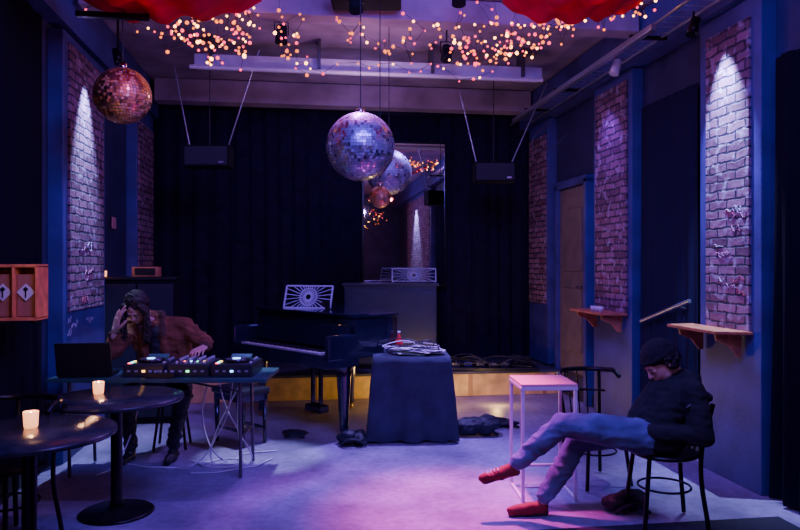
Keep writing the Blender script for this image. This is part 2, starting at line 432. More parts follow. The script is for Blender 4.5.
GOLD = [mat('gold_tile_%d' % i, c, r, 1.) for i, (c, r) in enumerate([((.95, .55, .2), .3), ((.8, .42, .12), .45), ((1, .65, .3), .4)])]
GOLD += [mat('gold_tile_matte', (.75, .40, .10), .5, .2), mat('gold_tile_pale', (.8, .52, .2), .55, .3)]
mirror_ball('mirror_ball', S(-.29, 5.15, 2.47), .25, .022, SIL)
mirror_ball('mirror_ball', S(-.10, 6.35, 2.44), .205, .022, SIL)
mirror_ball('gold_mirror_ball', S(-2.0, 5.05, 2.82), .2, .022, GOLD)
mirror_ball('gold_mirror_ball', S(-.165, 5.78, 2.16), .09, .016, GOLD)  # added ball, stands in for the gold ball's reflection in the mirror

# ================================================================ FAIRY LIGHTS
FL = [mat('bulb_amber', (1, .4, .1), .4, emit=(1, .20, .02), es=2.6), mat('bulb_pink', (1, .1, .2), .4, emit=(1, .05, .12), es=2.8),
      mat('bulb_warm', (1, .7, .4), .4, emit=(1, .40, .09), es=11)]
g = empty('fairy_lights', (0, 0, 0))
bm = bmesh.new(); wires = []
def strand(pts, n, jit=.05, drop=.0):
    P = [Vector(p) for p in pts]; seglen = [(b-a).length for a, b in zip(P, P[1:])]; T = sum(seglen); out = []
    for i in range(n):
        s = T*i/(n-1)*.9999; k = 0
        while s > seglen[k]: s -= seglen[k]; k += 1
        a, b = P[k], P[k+1]; f = s/seglen[k]
        q = a.lerp(b, f); q.z -= .14*seglen[k]*math.sin(math.pi*f)
        q += Vector((random.gauss(0, jit), random.gauss(0, jit*1.5), random.gauss(0, jit)-drop*random.random()**3))
        out.append(Vector(S(q.x, q.y, min(q.z, 3.9))))
    wires.append(out)
    for q in out:
        r = random.choice([.010, .011, .013, .017]); mi = random.choices([0, 1, 2], [5, 4, 3])[0]
        ret = bmesh.ops.create_icosphere(bm, subdivisions=1, radius=r, matrix=Matrix.Translation(q+Vector((0, 0, -.01))))
        for v in ret['verts']:
            for f in v.link_faces: f.material_index = mi
strand([(-2.45, 5.5, 3.75), (-2.0, 5.6, 3.55), (-1.7, 5.6, 3.75), (-1.4, 5.6, 3.5), (-1.2, 5.7, 3.75)], 30, .05, .1)
strand([(-1.85, 5.6, 3.75), (-1.8, 5.6, 3.4), (-1.6, 5.6, 3.72), (-1.5, 5.6, 3.25), (-1.3, 5.6, 3.7), (-1.25, 5.6, 3.3)], 72, .05, .06)
strand([(-1.9, 5.6, 3.45), (-1.6, 5.6, 3.6), (-1.3, 5.6, 3.4), (-1.25, 5.8, 3.8)], 34, .05, .1)
strand([(-1.0, 5.8, 3.8), (-.97, 5.8, 3.35), (-.87, 5.9, 3.75), (-.85, 5.9, 3.3)], 30, .035, .05)
strand([(-.55, 6.0, 3.75), (-.35, 6.0, 3.6), (-.1, 6.0, 3.5), (.1, 6.0, 3.52), (.12, 6.0, 3.75)], 34, .05, .1)
strand([(-.9, 6.6, 3.58), (-.2, 6.6, 3.52), (.3, 6.6, 3.48), (.9, 6.6, 3.42)], 16, .03, .05)
strand([(.28, 5.9, 3.5), (.5, 5.8, 3.4), (.8, 5.8, 3.35), (.95, 5.8, 3.6), (1.1, 5.7, 3.4), (1.45, 5.7, 3.72)], 60, .045, .10)
strand([(.5, 5.8, 3.75), (.62, 5.8, 3.3), (.72, 5.7, 3.75), (.88, 5.7, 3.3), (.95, 5.7, 3.75), (1.5, 5.6, 3.6), (1.9, 5.6, 3.75)], 80, .045, .08)
strand([(.3, 5.6, 3.5), (.6, 5.6, 3.4), (.85, 5.6, 3.5), (1.0, 5.6, 3.4), (1.3, 5.6, 3.65)], 40, .05, .05)
strand([(1.1, 5.5, 3.72), (1.3, 5.5, 3.45), (1.5, 5.5, 3.72), (1.75, 5.4, 3.55), (2.1, 5.4, 3.75)], 40, .04)
# strings further back, behind the viewpoint
strand([(1.0, -1.0, 3.5), (1.7, -1.5, 3.1), (2.2, -1.0, 3.4), (2.9, -2, 3.0)], 50, .12)
strand([(.4, -2.5, 3.4), (1.2, -2.2, 3.0), (2.0, -2.6, 3.3), (2.6, -3, 2.9)], 50, .12)
obj_from_bm('bulbs', bm, FL, g)
for w in wires: tube('wire', w, .0022, mat('fairy_wire', (.05, .04, .05), .5), g, smooth=False)

# ================================================================ HANGING SPEAKERS
def hanging_speaker(lat, ah, z, a, b):
    g = empty('hanging_speaker', S(lat, ah, z), -TH)
    box('cabinet', (0, 0, 0), (.48, .24, .23), MATTE, g, .012)
    box('grille', (0, -.125, 0), (.44, .012, .19), mat('speaker_grille', (.02, .02, .05), .6, bump=.6, bs=200), g, .004)
    box('badge', (.16, -.134, -.07), (.05, .004, .018), GREYM, g)
    for x, t in ((-.2, a), (.2, b)):
        tube('strap', [(x, 0, .10), t], .008, GREYM, g, smooth=False)
    tube('cord', [(0, 0.03, .11), (0.0, .03, 3.9-z)], .005, CABLE, g, smooth=False)
hanging_speaker(-2.02, 7.4, 2.74, (-.36, -.02, .95), (.55, -.1, 1.1))
hanging_speaker(1.10, 8.2, 2.68, (-.40, 0, .95), (.62, 0, 1.05))
tube('hanging_cable', [tuple(S(1.95, 7.9, 3.45)), tuple(S(1.68, 7.9, 3.2)), tuple(S(1.5, 7.9, 2.95)), tuple(S(1.66, 7.9, 2.9)), tuple(S(1.9, 7.9, 3.1))], .006, DGREY)

# ================================================================ ROUND TABLES + CANDLES
def bar_table(lat, ah):
    g = empty('round_bar_table', S(lat, ah, 0), -TH)
    lathe('top', [(0.02, .715), (.36, .715), (.415, .725), (.42, .74), (.415, .75), (.02, .75)], TBL, g, seg=64)
    lathe('column', [(.03, .03), (.045, .05), (.036, .09), (.036, .66), (.05, .69), (.10, .712)], BLKM, g)
    lathe('base', [(.02, 0), (.23, 0), (.235, .008), (.22, .018), (.08, .034), (.03, .05)], BLKM, g)
bar_table(-1.89, 3.57); bar_table(-1.83, 4.52)
def candle(lat, ah, z, r=.036, h=.085):
    g = empty('candle_glass', S(lat, ah, z))
    gm = mat('frosted_glass', (.95, .7, .55), .35, trans=.7, emit=(1, .42, .18), es=.9)
    lathe('glass', [(r*.8, .0005), (r*.9, .01), (r, h), (r*.93, h), (r*.82, .012), (.004, .011)], gm, g)
    cyl('wax', (0, 0, .03), r*.7, .035, mat('wax', (.95, .85, .7), .5, emit=(1, .55, .25), es=3.), g)
    lathe('flame', [(.002, .05), (.008, .058), (.006, .07), (.001, .084)], mat('flame', (1, .8, .4), .5, emit=(1, .7, .35), es=60), g, seg=12)
    l = bpy.data.lights.new('candle_light', 'POINT'); l.energy = 1.0; l.color = (1, .5, .2); l.shadow_soft_size = .012
    o = bpy.data.objects.new('candle_light', l); COL.objects.link(o); o.parent = g; o.location = (0, 0, .12)
candle(-1.93, 3.66, .75, .038, .085); candle(-1.99, 4.62, .75, .036, .08)

# ================================================================ CHAIRS
def chair(lat, ah, rz, seat_r=.20, back_h=.80):
    g = empty('cafe_chair', S(lat, ah, 0), -TH+rz)   # back rest is on local +x
    lathe('seat', [(.01, .43), (seat_r-.02, .43), (seat_r, .44), (seat_r, .455), (seat_r-.02, .463), (.01, .458)], BLACK, g)
    for i, (x, y) in enumerate(((-.14, -.14), (-.14, .14), (.14, -.14), (.14, .14))):
        k = 1.32
        if x < 0: tube('leg_%d' % i, [(x, y, .44), (x*k, y*k, .012)], .014, BLKM, g, smooth=False)
        else: tube('leg_%d' % i, [(x*1.4, y*k, .012), (x*1.15, y*1.1, .44), (x*1.55, y*1.35, back_h-.02)], .014, BLKM, g)
    tube('foot_ring', [(.155*math.cos(t*math.pi/8), .155*math.sin(t*math.pi/8), .24) for t in range(16)], .007, BLKM, g, cyclic=True)
    arc = [(.02+.24*math.cos(a), .245*math.sin(a), back_h-(.04 if abs(a) > 1.3 else 0)) for a in [(-1.5+3*i/12) for i in range(13)]]
    tube('back_rail', arc, .018, BLKM, g)
    tube('back_rail_lower', [(p[0]*.97, p[1]*.95, back_h-.16) for p in arc[2:-2]], .009, BLKM, g)
    for y in (-.07, 0, .07): tube('spindle', [(.185, y, .45), (.235, y*1.2, back_h)], .006, BLKM, g, smooth=False)
chair(1.63, 4.32, 0)
chair(1.43, 5.15, 1.9)
chair(-2.24, 4.02, 1.2)

# ================================================================ SMALL SIDE TABLE
g = empty('metal_side_table', S(1.0, 4.92, 0), -TH+.05)
box('top', (0, 0, .785), (.385, .40, .022), mat('pinkish_board', (.70, .42, .42), .4), g, .004)
box('rim', (0, 0, .765), (.39, .405, .022), WHITE, g, .003)
for x in (-.18, .18):
    for y in (-.185, .185): box('leg', (x, y, .377), (.022, .022, .755), WHITE, g, .003)
for x in (-.18, .18): box('foot_bar', (x, 0, .012), (.02, .36, .02), WHITE, g)
box('back_bar', (0, .185, .14), (.36, .018, .018), WHITE, g)

# ================================================================ DJ DESK
DK = -1.80; DA = 5.45
g = empty('dj_desk', S(DK, DA, 0), -TH)
box('top', (0, 0, .745), (1.62, .58, .03), mat('desk_top', (.03, .09, .10), .4, noise_amt=.3), g, .005)
for x in (-.68, .60):
    for y in (-.2, .2): tube('leg', [(x, y, .73), (x+.01, y*1.1, .012)], .013, DGREY, g, smooth=False)
    tube('brace', [(x, -.2, .3), (x, .2, .3)], .009, DGREY, g, smooth=False)
tube('cross_brace', [(.60, -.2, .65), (.18, -.2, .73)], .008, DGREY, g, smooth=False)
LED = [mat('led_%d' % i, c, .4, emit=c, es=e) for i, (c, e) in enumerate([((1, .1, .1), 6), ((.2, .5, 1), 6), ((.2, 1, .4), 4), ((1, .5, .1), 5)])]
KN = mat('knob_grey', (.35, .35, .42), .4)
def deck(name, x, mixer=False):
    q = empty(name, S(DK+x, DA-.02, .76), -TH)
    box('body', (0, 0, .045), (.31, .38, .09), mat('gear_black', (.025, .025, .035), .35), q, .01)
    box('face_plate', (0, 0, .092), (.29, .36, .008), mat('gear_face', (.07, .07, .1), .3, .4), q, .003)
    for k in range(5): box('front_port_%d' % k, (-.11+k*.055, -.193, .045), (.022, .006, .014), KN if k != 2 else LED[int(x*10) % 4], q)
    if mixer:
        for i in range(4):
            for j in range(5): cyl('knob', (-.105+i*.07, .15-j*.042, .107), .011, .026, KN, q, seg=14)
            box('fader', (-.105+i*.07, -.11, .102), (.012, .02, .016), WHITE, q)
            box('led_%d' % i, (-.07+i*.05, -.03, .098), (.008, .03, .006), LED[i % 4], q)
    else:
        cyl('platter', (0, -.03, .105), .105, .02, BLKM, q, seg=40, bev=.004)
        cyl('platter_top', (0, -.03, .117), .08, .006, GREYM, q, seg=40)
        cyl('platter_display', (0, -.03, .122), .03, .004, LED[1], q)
        box('screen', (0, .14, .115), (.16, .06, .012), mat('gear_screen', (.04, .06, .12), .3, emit=(.2, .4, 1), es=.06), q, rot=(.35, 0, 0))
        for i in range(4): box('button', (-.12, -.15+i*.04, .098), (.02, .018, .008), LED[(i) % 4], q)
        for i in range(3): cyl('knob', (.125, .02+i*.045, .104), .009, .02, KN, q, seg=12)
        box('pitch_fader', (.125, -.1, .100), (.02, .012, .012), WHITE, q)
deck('media_player', -.12); deck('dj_mixer', .21, True); deck('media_player', .54)
q = empty('effects_unit', S(DK+.02, DA-.25, .76), -TH)
box('body', (0, 0, .02), (.22, .04, .04), BLACK, q, .004)
for i in range(5): cyl('knob', (-.08+i*.04, 0, .048), .009, .018, KN, q, seg=12)
q = empty('laptop', S(-2.37, 5.33, .76), -TH+.12)
box('base', (0, .02, .009), (.38, .24, .016), BLKM, q, .004)
box('lid', (0, -.12, .135), (.40, .012, .26), mat('laptop_lid', (.008, .008, .012), .45), q, .006, rot=(.22, 0, 0))
box('keyboard', (0, .03, .019), (.30, .1, .004), BLACK, q)
g = empty('floor_cables', (0, 0, 0))
for k, pts in enumerate([[(-1.35, 5.7, .74), (-1.4, 5.68, .4), (-1.5, 5.6, .02), (-1.2, 5.5, .01), (-1.05, 5.75, .01)],
        [(-1.55, 5.7, .74), (-1.6, 5.7, .3), (-1.42, 5.65, .02), (-1.3, 5.9, .01), (-1.05, 6.0, .01)],
        [(-1.25, 5.72, .74), (-1.45, 5.7, .35), (-1.62, 5.6, .02), (-1.9, 5.5, .01), (-2.2, 5.6, .01)],
        [(-1.3, 5.7, .74), (-1.32, 5.68, .3), (-1.28, 5.6, .02), (-1.35, 5.4, .01), (-1.6, 5.35, .01)],
        [(-1.5, 5.72, .74), (-1.42, 5.7, .45), (-1.30, 5.65, .25), (-1.2, 5.6, .01), (-1.4, 5.5, .01)],
        [(-1.6, 5.6, .01), (-1.4, 5.75, .01), (-1.25, 5.6, .01), (-1.45, 5.5, .01), (-1.7, 5.7, .01)],
        [(-2.1, 5.7, .74), (-2.15, 5.65, .3), (-2.25, 5.5, .02), (-2.3, 5.3, .01)]]):
    tube('cable_%d' % k, [tuple(S(*p)) for p in pts], .006, CABLEW, g)

# ================================================================ GRAND PIANO
g = empty('grand_piano', S(-1.17, 6.78, 0), -TH-math.radians(46.2)); g.scale = (1.08, 1.08, 1.08)
def arcpts():
    P = [(-.76, .26), (.76, .26), (.76, .62)]
    ctrl = [(.76, .62), (.76, .95), (.35, .85), (.10, 1.10)]
    for i in range(1, 13):
        t = i/12; P.append(tuple(sum(c*w for c, w in zip([k[j] for k in ctrl], [(1-t)**3, 3*t*(1-t)**2, 3*t*t*(1-t), t**3])) for j in (0, 1)))
    ctrl = [(.10, 1.10), (-.1, 1.35), (-.45, 1.45), (-.76, 1.30)]
    for i in range(1, 13):
        t = i/12; P.append(tuple(sum(c*w for c, w in zip([k[j] for k in ctrl], [(1-t)**3, 3*t*(1-t)**2, 3*t*t*(1-t), t**3])) for j in (0, 1)))
    return P
OUT = arcpts()
extrude_poly('rim', OUT, .69, 1.02, GLOSS, g, .006)
lid = [(x*1.015, y+(-.02 if y < .3 else .012)) for x, y in OUT]
extrude_poly('lid', lid, 1.03, 1.052, GLOSS, g, .006)
box('lid_front_fold', (0, .30, 1.060), (1.50, .22, .014), GLOSS, g, .004)
box('key_bed', (0, .12, .66), (1.52, .34, .07), GLOSS, g, .006)
for x in (-.735, .735): box('cheek', (x, .12, .79), (.05, .32, .22), GLOSS, g, .02)
box('key_slip', (0, -.03, .705), (1.43, .025, .06), GLOSS, g, .004)
box('fallboard', (0, .235, .86), (1.42, .02, .2), GLOSS, g, .004, rot=(-.12, 0, 0))
IV = mat('ivory_key', (.55, .52, .55), .3)
bm = bmesh.new()
for i in range(52):
    bmesh.ops.create_cube(bm, size=1, matrix=Matrix.Translation((-.612+i*.0235, .06, .735)) @ Matrix.Diagonal((.0222, .145, .02, 1)))
obj_from_bm('white_keys', bm, IV, g)
bm = bmesh.new()
for i in range(51):
    if i % 7 in (1, 4): continue
    bmesh.ops.create_cube(bm, size=1, matrix=Matrix.Translation((-.600+i*.0235, .085, .75)) @ Matrix.Diagonal((.012, .095, .018, 1)))
obj_from_bm('black_keys', bm, BLACK, g)
for i, (x, y) in enumerate(((-.62, .22), (.62, .24), (-.30, 1.08))):
    lathe('leg_%d' % i, [(.03, .055), (.042, .07), (.038, .12), (.062, .52), (.07, .56), (.058, .58), (.08, .6), (.083, .70)], GLOSS, g, (x, y, 0), seg=8)
    cyl('caster_%d' % i, (x, y, .03), .03, .025, mat('brass', (.7, .5, .2), .3, 1.), g, rot=(math.pi/2, 0, 0))
box('lyre_column_1', (-.06, .42, .42), (.03, .03, .52), GLOSS, g); box('lyre_column_2', (.06, .42, .42), (.03, .03, .52), GLOSS, g)
box('lyre_box', (0, .42, .14), (.22, .12, .07), GLOSS, g, .01)
for x in (-.06, 0, .06): box('pedal', (x, .33, .11), (.022, .12, .012), MATS['brass'], g, .003)
def fan_desk(parent, loc, w, h, tilt, m, rz=0.):
    e = empty('music_desk', loc, rz); e.parent = parent; e.rotation_euler = (tilt, 0, rz)
    for z in (0, h): box('rail', (0, 0, z), (w, .012, .014), m, e)
    for x in (-w/2, w/2): box('stile', (x, 0, h/2), (.014, .012, h), m, e)
    for i in range(28):
        a = math.pi*2*(i+.5)/28; dx, dz = math.cos(a), math.sin(a)
        k = min((w/2)/max(abs(dx), 1e-3), (h/2)/max(abs(dz), 1e-3))
        tube('ray', [(dx*.03, 0, h/2+dz*.03), (dx*k*.98, 0, h/2+dz*k*.98)], .0045, m, e, smooth=False)
    for r in (.03, .085):
        tube('ring', [(r*math.cos(a*math.pi/8), 0, h/2+r*math.sin(a*math.pi/8)) for a in range(16)], .005, m, e, cyclic=True)
FAN = mat('music_desk_paint', (.50, .55, .80), .4)
fan_desk(g, (-.16, .42, 1.072), .48, .22, -.35, FAN, math.radians(30))
box('desk_support', (-.14, .52, 1.10), (.4, .02, .08), BLACK, g)

g = empty('piano_bench', S(-1.44, 6.33, 0), -TH-math.radians(40))
box('cushion', (0, 0, .475), (.46, .32, .06), mat('black_leather', (.02, .02, .03), .4, bump=.2, bs=60), g, .02)
box('apron', (0, 0, .42), (.42, .28, .06), GLOSS, g, .004)
for x in (-.19, .19):
    for y in (-.12, .12): lathe('leg', [(.012, 0), (.018, .02), (.015, .08), (.026, .40)], GLOSS, g, (x, y, 0), seg=12)
for y in (-.12, .12): box('stretcher', (0, y, .14), (.36, .018, .022), GLOSS, g)

# ================================================================ CLOTH COVERED TABLE
g = empty('draped_table', S(.10, 6.55, 0), -TH+.03)
def drape(parent, hx, hy, z1, m):
    bm = bmesh.new(); per = []
    N = 30
    cor = [(hx, -hy), (hx, hy), (-hx, hy), (-hx, -hy)]
    for i in range(4):
        a, b = Vector(cor[i]), Vector(cor[(i+1) % 4])
        for k in range(N): per.append(a.lerp(b, k/N))
    rows = []
    for j in range(13):
        f = j/12; z = z1-f*(z1-.015); row = []
        for i, p in enumerate(per):
            d = p.copy(); d.normalize(); th = i/len(per)*2*math.pi
            wv = .022*math.sin(th*13+1.5*math.sin(th*3))+.012*math.sin(th*29+f*2)
            cr = .06*max(0, 1-min(abs(abs(p.x)-hx)+abs(abs(p.y)-hy), .12)/.12)
            off = (.006+.04*f+(wv+cr*.7)*f**.8)
            q = p+d*off
            row.append(bm.verts.new((q.x, q.y, z+(.01*math.sin(i*.7) if j == 12 else 0)+(.0 if j else .004))))
        rows.append(row)
    n = len(per)
    for a, b in zip(rows, rows[1:]):
        for i in range(n): bm.faces.new((a[i], b[i], b[(i+1) % n], a[(i+1) % n]))
    bm.faces.new(rows[0])
    bmesh.ops.recalc_face_normals(bm, faces=bm.faces)
    o = obj_from_bm('tablecloth', bm, m, parent, smooth=True)
drape(g, .345, .24, .765, CLOTH)
box('table_board', (0, 0, .745), (.66, .45, .02), BLACK, g)
for x in (-.28, .28):
    for y in (-.18, .18): box('leg', (x, y, .37), (.03, .03, .74), BLKM, g)
g = empty('paper_sheets', S(.14, 6.47, .776), -TH)
for i in range(12):
    box('sheet_%d' % i, (random.uniform(-.17, .17), random.uniform(-.05, .05), .010+i*.0045), (.21, .15, .0015), PAPER if i % 3 else mat('green_paper', (.4, .7, .4), .7), g, rot=(random.uniform(-.02, .10), random.uniform(-.04, .04), random.uniform(-.7, .7)))
box('small_mixer', tuple(S(-.15, 6.68, .797)), (.16, .12, .05), mat('gear_white', (.5, .52, .55), .4), None, .008)
g = empty('red_bottle', S(-.01, 6.72, .77))
lathe('body', [(.032, 0), (.034, .01), (.034, .11), (.014, .15), (.014, .175)], REDM, g)
cyl('cap', (0, 0, .185), .016, .02, WHITE, g)
g = empty('table_cables', (0, 0, 0))
for k in range(7):
    tube('cable_%d' % k, [tuple(S(-.17+random.random()*.55, 6.36+random.random()*.3, .82+.03*random.random())) for _ in range(6)], .005, CABLEW if k % 2 else CABLE, g)

# bags on the floor
def bag(name, lat, ah, sc, seed, flat=1.):
    random.seed(seed); g = empty(name, S(lat, ah, 0), -TH)
    P = [ell((random.uniform(-.14, .14)*sc, random.uniform(-.08, .08)*sc, (.06*sc+.03*random.random())*flat), (random.uniform(.08, .15)*sc, random.uniform(.07, .11)*sc, random.uniform(.055, .10)*sc*flat)) for _ in range(7)]
    o = organic('fabric', P, [BAG], g, voxel=.010, iters=3, disp=(.014*min(1, flat+.2), 11), folds=.006)
    zmin = min(v.co.z for v in o.data.vertices); o.location.z = -zmin+.001
    tube('strap', [(-.16*sc, -.1, .02), (-.05*sc, -.14, .12*sc*flat), (.08*sc, -.13, .11*sc*flat), (.2*sc, -.1, .015)], .012, BAG, g)
bag('backpack', -.42, 6.24, .62, 3); bag('duffel_bag', .72, 6.62, .95, 4); bag('black_jacket_bundle', 1.0, 6.95, .8, 9, .5)
bag('black_pouch', -.98, 6.55, .5, 5, .5)

# ================================================================ STAGE THINGS
g = empty('stage_cabinet', S(-.12, 9.0, .3), -TH)
CABM = mat('cabinet_blueblack', (.022, .024, .09), .4, noise_amt=.2)
box('carcass', (0, 0, .52), (1.16, .44, 1.04), CABM, g, .008)
box('top_board', (0, 0, 1.055), (1.22, .48, .03), CABM, g, .006)
for x in (-.29, .29): box('door_panel', (x, -.225, .52), (.54, .014, .92), CABM, g, .006)
box('plinth', (0, -.01, .03), (1.18, .46, .06), BLACK, g)
for x in (-.05, .05): cyl('knob', (x, -.24, .55), .012, .02, CHROME, g, rot=(math.pi/2, 0, 0))
q = empty('music_stand_panel', S(.18, 8.95, 1.375), -TH)
fan_desk(q, (0, 0, .012), .56, .20, -.60, FAN)
box('stand_base', (0, .07, .008), (.5, .16, .012), BLKM, q)
g = empty('effect_pedals', S(1.15, 8.75, .3), -TH)
random.seed(11)
box('pedal_board', (0, 0, .02), (1.1, .36, .04), BLACK, g, .006)
for i in range(7):
    box('pedal_%d' % i, (-.45+i*.15, random.uniform(-.05, .05), .065), (.1, .15, .05), random.choice([BLKM, NAVY2, DGREY]), g, .008)
    cyl('switch', (-.45+i*.15, -.03, .095), .01, .02, CHROME, g, seg=12)
for k in range(5): tube('patch_cable', [(-.5+.25*j+random.uniform(-.05, .05), random.uniform(-.25, .1), .05+random.uniform(0, .13)) for j in range(5)], .008, CABLE, g)

g = empty('black_sideboard', (-1.62, 7.55, 0))
box('carcass', (0, 0, .73), (.72, .44, 1.44), MATTE, g, .008); box('top', (0, 0, 1.465), (.75, .48, .03), BLACK, g, .006)
for x in (-.18, .18): box('door', (x, -.225, .74), (.34, .014, 1.34), mat('sideboard_door', (.012, .010, .030), .6), g, .006)
g = empty('tealight_box', (-1.56, 7.5, 1.482))
box('crate', (0, 0, .05), (.26, .16, .10), WOOD, g, .004); box('inside', (0, -.075, .05), (.2, .02, .07), BLACK, g)
candle(-2.93, 6.93, 1.482, .028, .06)
# record crate shelves
g = empty('record_crates', (-1.805, 4.85, 0))
z0, z1 = 1.255, 1.595; CW = mat('crate_wood', (.85, .28, .10), .5, noise_amt=.25, ns=14)
for x in (-.138, 0, .138): box('divider', (x, 0, (z0+z1)/2), (.014, .2, z1-z0), CW, g, .002)
for z in (z0, z1): box('board', (0, 0, z), (.29, .2, .02), CW, g, .002)
box('back', (0, .095, (z0+z1)/2), (.28, .01, z1-z0), CW, g)
for x in (-.069, .069):
    bm = bmesh.new(); bmesh.ops.create_cube(bm, size=1); bmesh.ops.scale(bm, vec=(.080, .004, .080), verts=bm.verts)
    obj_from_bm('diamond_label', bm, WHITE, g, (x, -.075, (z0+z1)/2), (0, math.pi/4, 0))
    box('arrow_shaft', (x, -.080, (z0+z1)/2-.008), (.007, .004, .05), BLACK, g)
    box('arrow_head', (x, -.080, (z0+z1)/2+.02), (.024, .004, .024), BLACK, g, rot=(0, math.pi/4, 0))
    box('record_sleeves', (x, .01, (z0+z1)/2-.02), (.112, .15, .27), mat('sleeves', (.40, .17, .11), .6), g)
for x in (-.1, .1): box('bracket', (x, .02, 1.235), (.02, .16, .02), BLKM, g)
box('wall_notice', (XL+.03, 7.85, 2.05), (.012, .14, .12), mat('notice', (.6, .25, .3), .6), None)

# ================================================================ WALL SHELVES, HANDRAIL, GRAFFITI
def wall_shelf(y0, y1, z, depth):
    g = empty('wall_shelf', (0, 0, 0)); x1 = XR-.12-.02
    extrude_poly('plank', [(x1, y0), (x1, y1+.08), (x1-depth, y1+.03), (x1-depth, y0+.08)], z-.022, z, WOOD, g, .003)
    for y in (y0+.14, y1-.08):
        bm = bmesh.new()
        pts = [(0, 0), (-depth*.85, 0), (-depth*.8, -.05), (-depth*.4, -.09), (-.03, -.17), (0, -.17)]
        a = [bm.verts.new((p[0]+x1, y-.012, z-.022+p[1])) for p in pts]; b = [bm.verts.new((p[0]+x1, y+.012, z-.022+p[1])) for p in pts]
        bm.faces.new(a); bm.faces.new(b[::-1])
        for i in range(len(pts)): bm.faces.new((a[i], b[i], b[(i+1) % len(pts)], a[(i+1) % len(pts)]))
        bmesh.ops.recalc_face_normals(bm, faces=bm.faces)
        obj_from_bm('bracket', bm, WOOD, g)
wall_shelf(4.5, 5.2, 1.13, .24); wall_shelf(6.4, 7.2, 1.13, .25)
g = empty('plastic_cups', (2.98, 6.75, 1.131))
for i in range(3): lathe('cup_%d' % i, [(.022, 0), (.03, .05), (.028, .05), (.02, .004)], WHITE, g, (0, i*.09-.1, 0), seg=20)
g = empty('handrail', (0, 0, 0))
tube('rail', [(3.17, 5.36, 1.305), (3.17, 6.18, 1.075)], .017, GREYM, g, smooth=False)
tube('end_return', [(3.17, 6.18, 1.075), (3.22, 6.24, 1.06), (3.27, 6.26, 1.055)], .017, GREYM, g)
for y in (5.55, 6.0): tube('stanchion', [(3.17, y, 1.305-(y-5.36)*.28), (3.27, y, 1.305-(y-5.36)*.28-.03)], .008, GREYM, g, smooth=False)
g = empty('chalk_graffiti', (0, 0, 0))
random.seed(21)
GR = [mat('chalk_white', (.5, .48, .6), .8), mat('chalk_pink', (.5, .2, .35), .8), mat('chalk_red', (.45, .06, .12), .8)]
def scrib(x, y, z, w, h, m):
    p = []
    n = random.randint(5, 9)
    for i in range(n): p.append((x, y+w*i/n+random.uniform(-.02, .02), z+random.uniform(-h, h)))
    tube('scribble', p, .0025, m, g)
for i in range(12): scrib(XR-.12-.022, random.uniform(4.56, 4.85), random.uniform(1.35, 2.1), random.uniform(.08, .2), .025, random.choice(GR))
for i in range(8): scrib(XR-.12-.022, random.uniform(6.45, 6.9), random.uniform(1.3, 2.1), random.uniform(.1, .25), .03, random.choice(GR))
for i in range(6): scrib(XL+.12+.022, random.uniform(6.1, 6.7), random.uniform(1.3, 2.0), random.uniform(.1, .3), .03, random.choice(GR))
for i in range(6): scrib(XL+.122, random.uniform(5.98, 6.6), random.uniform(.95, 1.15), random.uniform(.1, .25), .03, GR[0])
bag('handbag', 1.48, 4.58, .6, 15)

# ================================================================ PEOPLE
SKIN = mat('skin', (.66, .38, .30), .5); LIPS = mat('lips', (.42, .14, .13), .45)
JACK = mat('charcoal_hoodie', (.026, .030, .034), .95, bump=.5, bs=30, noise_amt=.3, ns=9, spec=.15)
JEAN = mat('blue_jeans', (.12, .15, .32), .85, bump=.4, bs=22, noise_amt=.35, ns=7)
SHOE = mat('red_suede', (.20, .018, .02), .75); SOLE = mat('shoe_sole', (.05, .02, .025), .6)
HAIR = mat('dark_hair', (.012, .009, .014), .5, bump=.9, bs=60)
KNIT = mat('knit_beanie', (.014, .014, .022), .9, bump=.9, bs=110)
SHIRT = mat('brown_jacket', (.20, .085, .042), .95, bump=.6, bs=30, noise_amt=.3, ns=8, spec=.2)
TRIM = mat('jacket_rib', (.07, .032, .022), .95)
TEE = mat('dark_tshirt', (.02, .018, .03), .85)
TROU = mat('dark_trousers', (.016, .018, .035), .75, bump=.3, bs=20)
BOOT = mat('black_boot', (.015, .015, .02), .4)
SOCK = mat('sock', (.02, .02, .03), .8)

